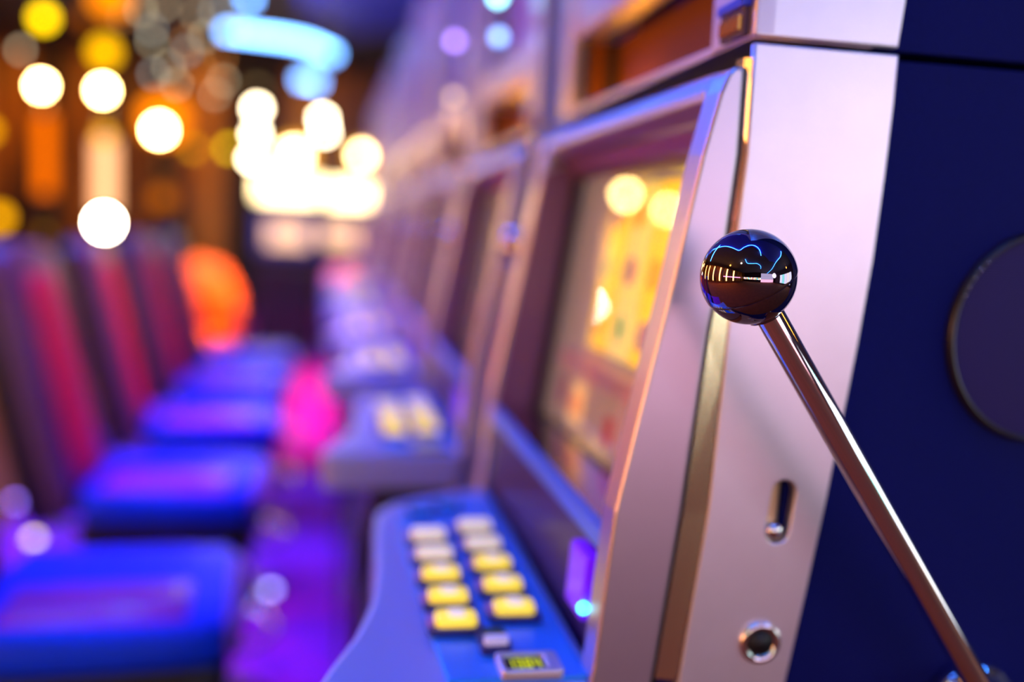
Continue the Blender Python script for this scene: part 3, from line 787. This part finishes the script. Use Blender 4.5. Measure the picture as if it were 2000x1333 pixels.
# dropped ceiling cloud lit by the tubes
CL = mat('blue_ceiling_cloud', (0.02, 0.06, 0.90), 0.5)
cl_ = extrude_poly('dropped_panel', [(-1.0, 5.6), (-1.15, 3.5), (-1.0, 1.5), (-.9, .2), (-.3, .25), (.2, .25), (.7, -.6), (1.6, -1.6), (2.7, -1.4), (2.9, 1.0), (2.6, 6.0), (1.6, 9.5), (0.2, 11.0), (-0.3, 9.8), (-0.3, 7.2)], 'Z', 3.132, 3.199, CL)
tag(cl_, 'dropped blue ceiling panel with a wavy edge along the neon', 'ceiling panel')

# ------------------------------------------------------------------ small coloured lamps on the machine toppers
for x, y_, yy, c, s, lab in ((888, 80, 2.05, (0.45, 0.25, 1.0), 8, 'violet signal lamp on a stalk above the third machine'),
                             (974, 72, 1.52, (0.25, 0.45, 1.0), 6, 'blue signal lamp on a stalk above the second machine'),
                             (972, -6, 1.52, (0.3, 0.85, 1.0), 10, 'cyan signal lamp cut by the top edge above the second machine'),
                             (886, 190, 2.05, (0.75, 0.5, 0.3), 4, 'beige signal lamp in front of the third machine top box'),
                             (757, 613, 4.4, (1.0, 0.35, 0.45), 2.5, 'pink lamp low beside the fifth button deck')):  # the pink lens is added for a glint off chair metal
    c_ = at(x, y_, yy)
    dx = 0.40 - c_.x if c_.z > 1.3 else 0.3
    rt = empty('signal_lamp', c_, lab, 'lamp', 'signal lamps on the machines')  # the pink one is no lamp but a lens added as a chair glint
    sphere('lens', (0, 0, 0), 0.009, glow('lens_' + lab.split()[0], c, s), rt, 14, 10)
    tube('stalk', [(0.007, 0, 0), (0.015, 0, 0), (0.30 - c_.x, 0, 0)], 0.002, CHROME, rt, 6)

for x, y_, c, st_, lab in ((528, 1150, (0.35, 0.3, 1.0), 10, 'lavender floor marker light beside the nearest chair'),  # glowing domes added for glints off the chair chrome
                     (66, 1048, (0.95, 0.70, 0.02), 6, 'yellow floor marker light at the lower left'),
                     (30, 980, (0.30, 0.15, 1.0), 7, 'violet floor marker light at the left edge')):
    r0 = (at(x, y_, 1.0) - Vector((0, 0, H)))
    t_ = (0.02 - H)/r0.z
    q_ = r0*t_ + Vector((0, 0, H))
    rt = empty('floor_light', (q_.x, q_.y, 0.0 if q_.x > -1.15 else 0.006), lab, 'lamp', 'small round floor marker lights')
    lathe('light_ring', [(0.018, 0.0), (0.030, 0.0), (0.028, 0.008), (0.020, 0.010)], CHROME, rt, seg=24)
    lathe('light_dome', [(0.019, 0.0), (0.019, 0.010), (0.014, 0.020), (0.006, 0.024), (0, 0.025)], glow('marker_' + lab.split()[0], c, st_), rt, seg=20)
# ------------------------------------------------------------------ behind the camera (seen in the knob and lever)
FILLW = glow('video_wall_lilac', (0.84, 0.76, 1.0), 1.7)
fill_wall = empty('video_wall', (3.2, -7.5, 0), 'wide pale lilac video wall behind the camera', 'screen')  # broad glowing panels added as fill for the silver sides
for i in range(4):
    for j in range(2):
        box('panel', -2.4 + i*1.2 + 0.01, -1.2 + i*1.2 - 0.01, 0, 0.06, 1.05 + j*0.95, 1.98 + j*0.95, FILLW, fill_wall)
for i in range(4):
    box('panel', -2.4 + i*1.2 + 0.01, -1.2 + i*1.2 - 0.01, 0, 0.06, 0.12, 1.03, glow('video_wall_pink', (1.0, 0.50, 0.62), 4.0) if i == 0 else bpy.data.materials['video_wall_pink'], fill_wall)
box('stand', -2.4, 2.4, -0.3, -0.005, 0, 2.9, BLACK, fill_wall)
bs = empty('backlit_sign', (6.44, -1.8, 0), 'pale backlit sign on the right wall behind the machine bank', 'sign')  # glowing panels added to put a white stripe on the lever rod
for i in range(5):
    box('panel', -0.05, 0.0, -2.4 + i*0.98, -1.46 + i*0.98, 0.35, 2.2, glow('sign_pale_%d' % i, ((0.9, 0.9, 1.0), (0.3, 0.9, 0.8), (0.9, 0.85, 1.0), (1.0, 0.9, 0.8), (0.85, 0.9, 1.0))[i], 3.0), bs)
gl_cols = [((1.0, 0.7, 0.3), 5), ((0.9, 0.3, 0.2), 3), ((0.7, 0.8, 1.0), 5), ((1.0, 0.5, 0.1), 4), ((0.2, 0.9, 0.8), 3), ((1.0, 0.9, 0.8), 6)]
GM = [glow('backlit_%d' % i, c, s*2.5) for i, (c, s) in enumerate(gl_cols)]
GN = ['amber', 'red', 'pale blue', 'orange', 'teal', 'cream']
for i in range(14):
    x = -5.4 + i*0.5
    rt = empty('slot_machine', (x, -7.8 + (i % 3)*0.1, 0), 'machine behind the camera with %s screen and %s topper' % (GN[i % 6], GN[(i*5+2) % 6]) + (', far left' if i < 6 else ', mid row' if i < 12 else ', far right'), 'slot machine', 'slot machines behind the camera')
    box('cabinet_body', -0.22, 0.22, -0.4, 0, 0, 1.5, DARKBOX, rt)
    box('screen', -0.17, 0.17, 0, 0.02, 0.85, 1.12, GM[i % 6], rt)
    box('topper_sign', -0.19, 0.19, 0, 0.02, 1.3, 1.46, GM[(i*5+2) % 6], rt)
for (x, y_, z, r, c, s, lab) in ((-1.67, -1.3, 2.95, 0.10, (1.0, 0.85, 0.45), 25, 'bright round ceiling lamp behind the camera'), (-3.4, -0.57, 2.95, 0.14, (1.0, 0.4, 0.05), 14, 'amber ceiling lamp behind the camera on the left'),
                             (4.6, -0.5, 2.6, 0.12, (1.0, 0.4, 0.05), 14, 'amber ceiling lamp behind the machine bank')):
    rt = empty('ceiling_lamp', (x, y_, ZC), lab, 'lamp')
    sphere('globe', (0, 0, z-ZC), r, glow('gl', c, s), rt)
    lathe('lamp_cap', [(0.06, 0), (0.06, -0.03), (0.02, z-ZC+r*.9), (0, z-ZC+r*.9)], BRASS, rt, seg=16)
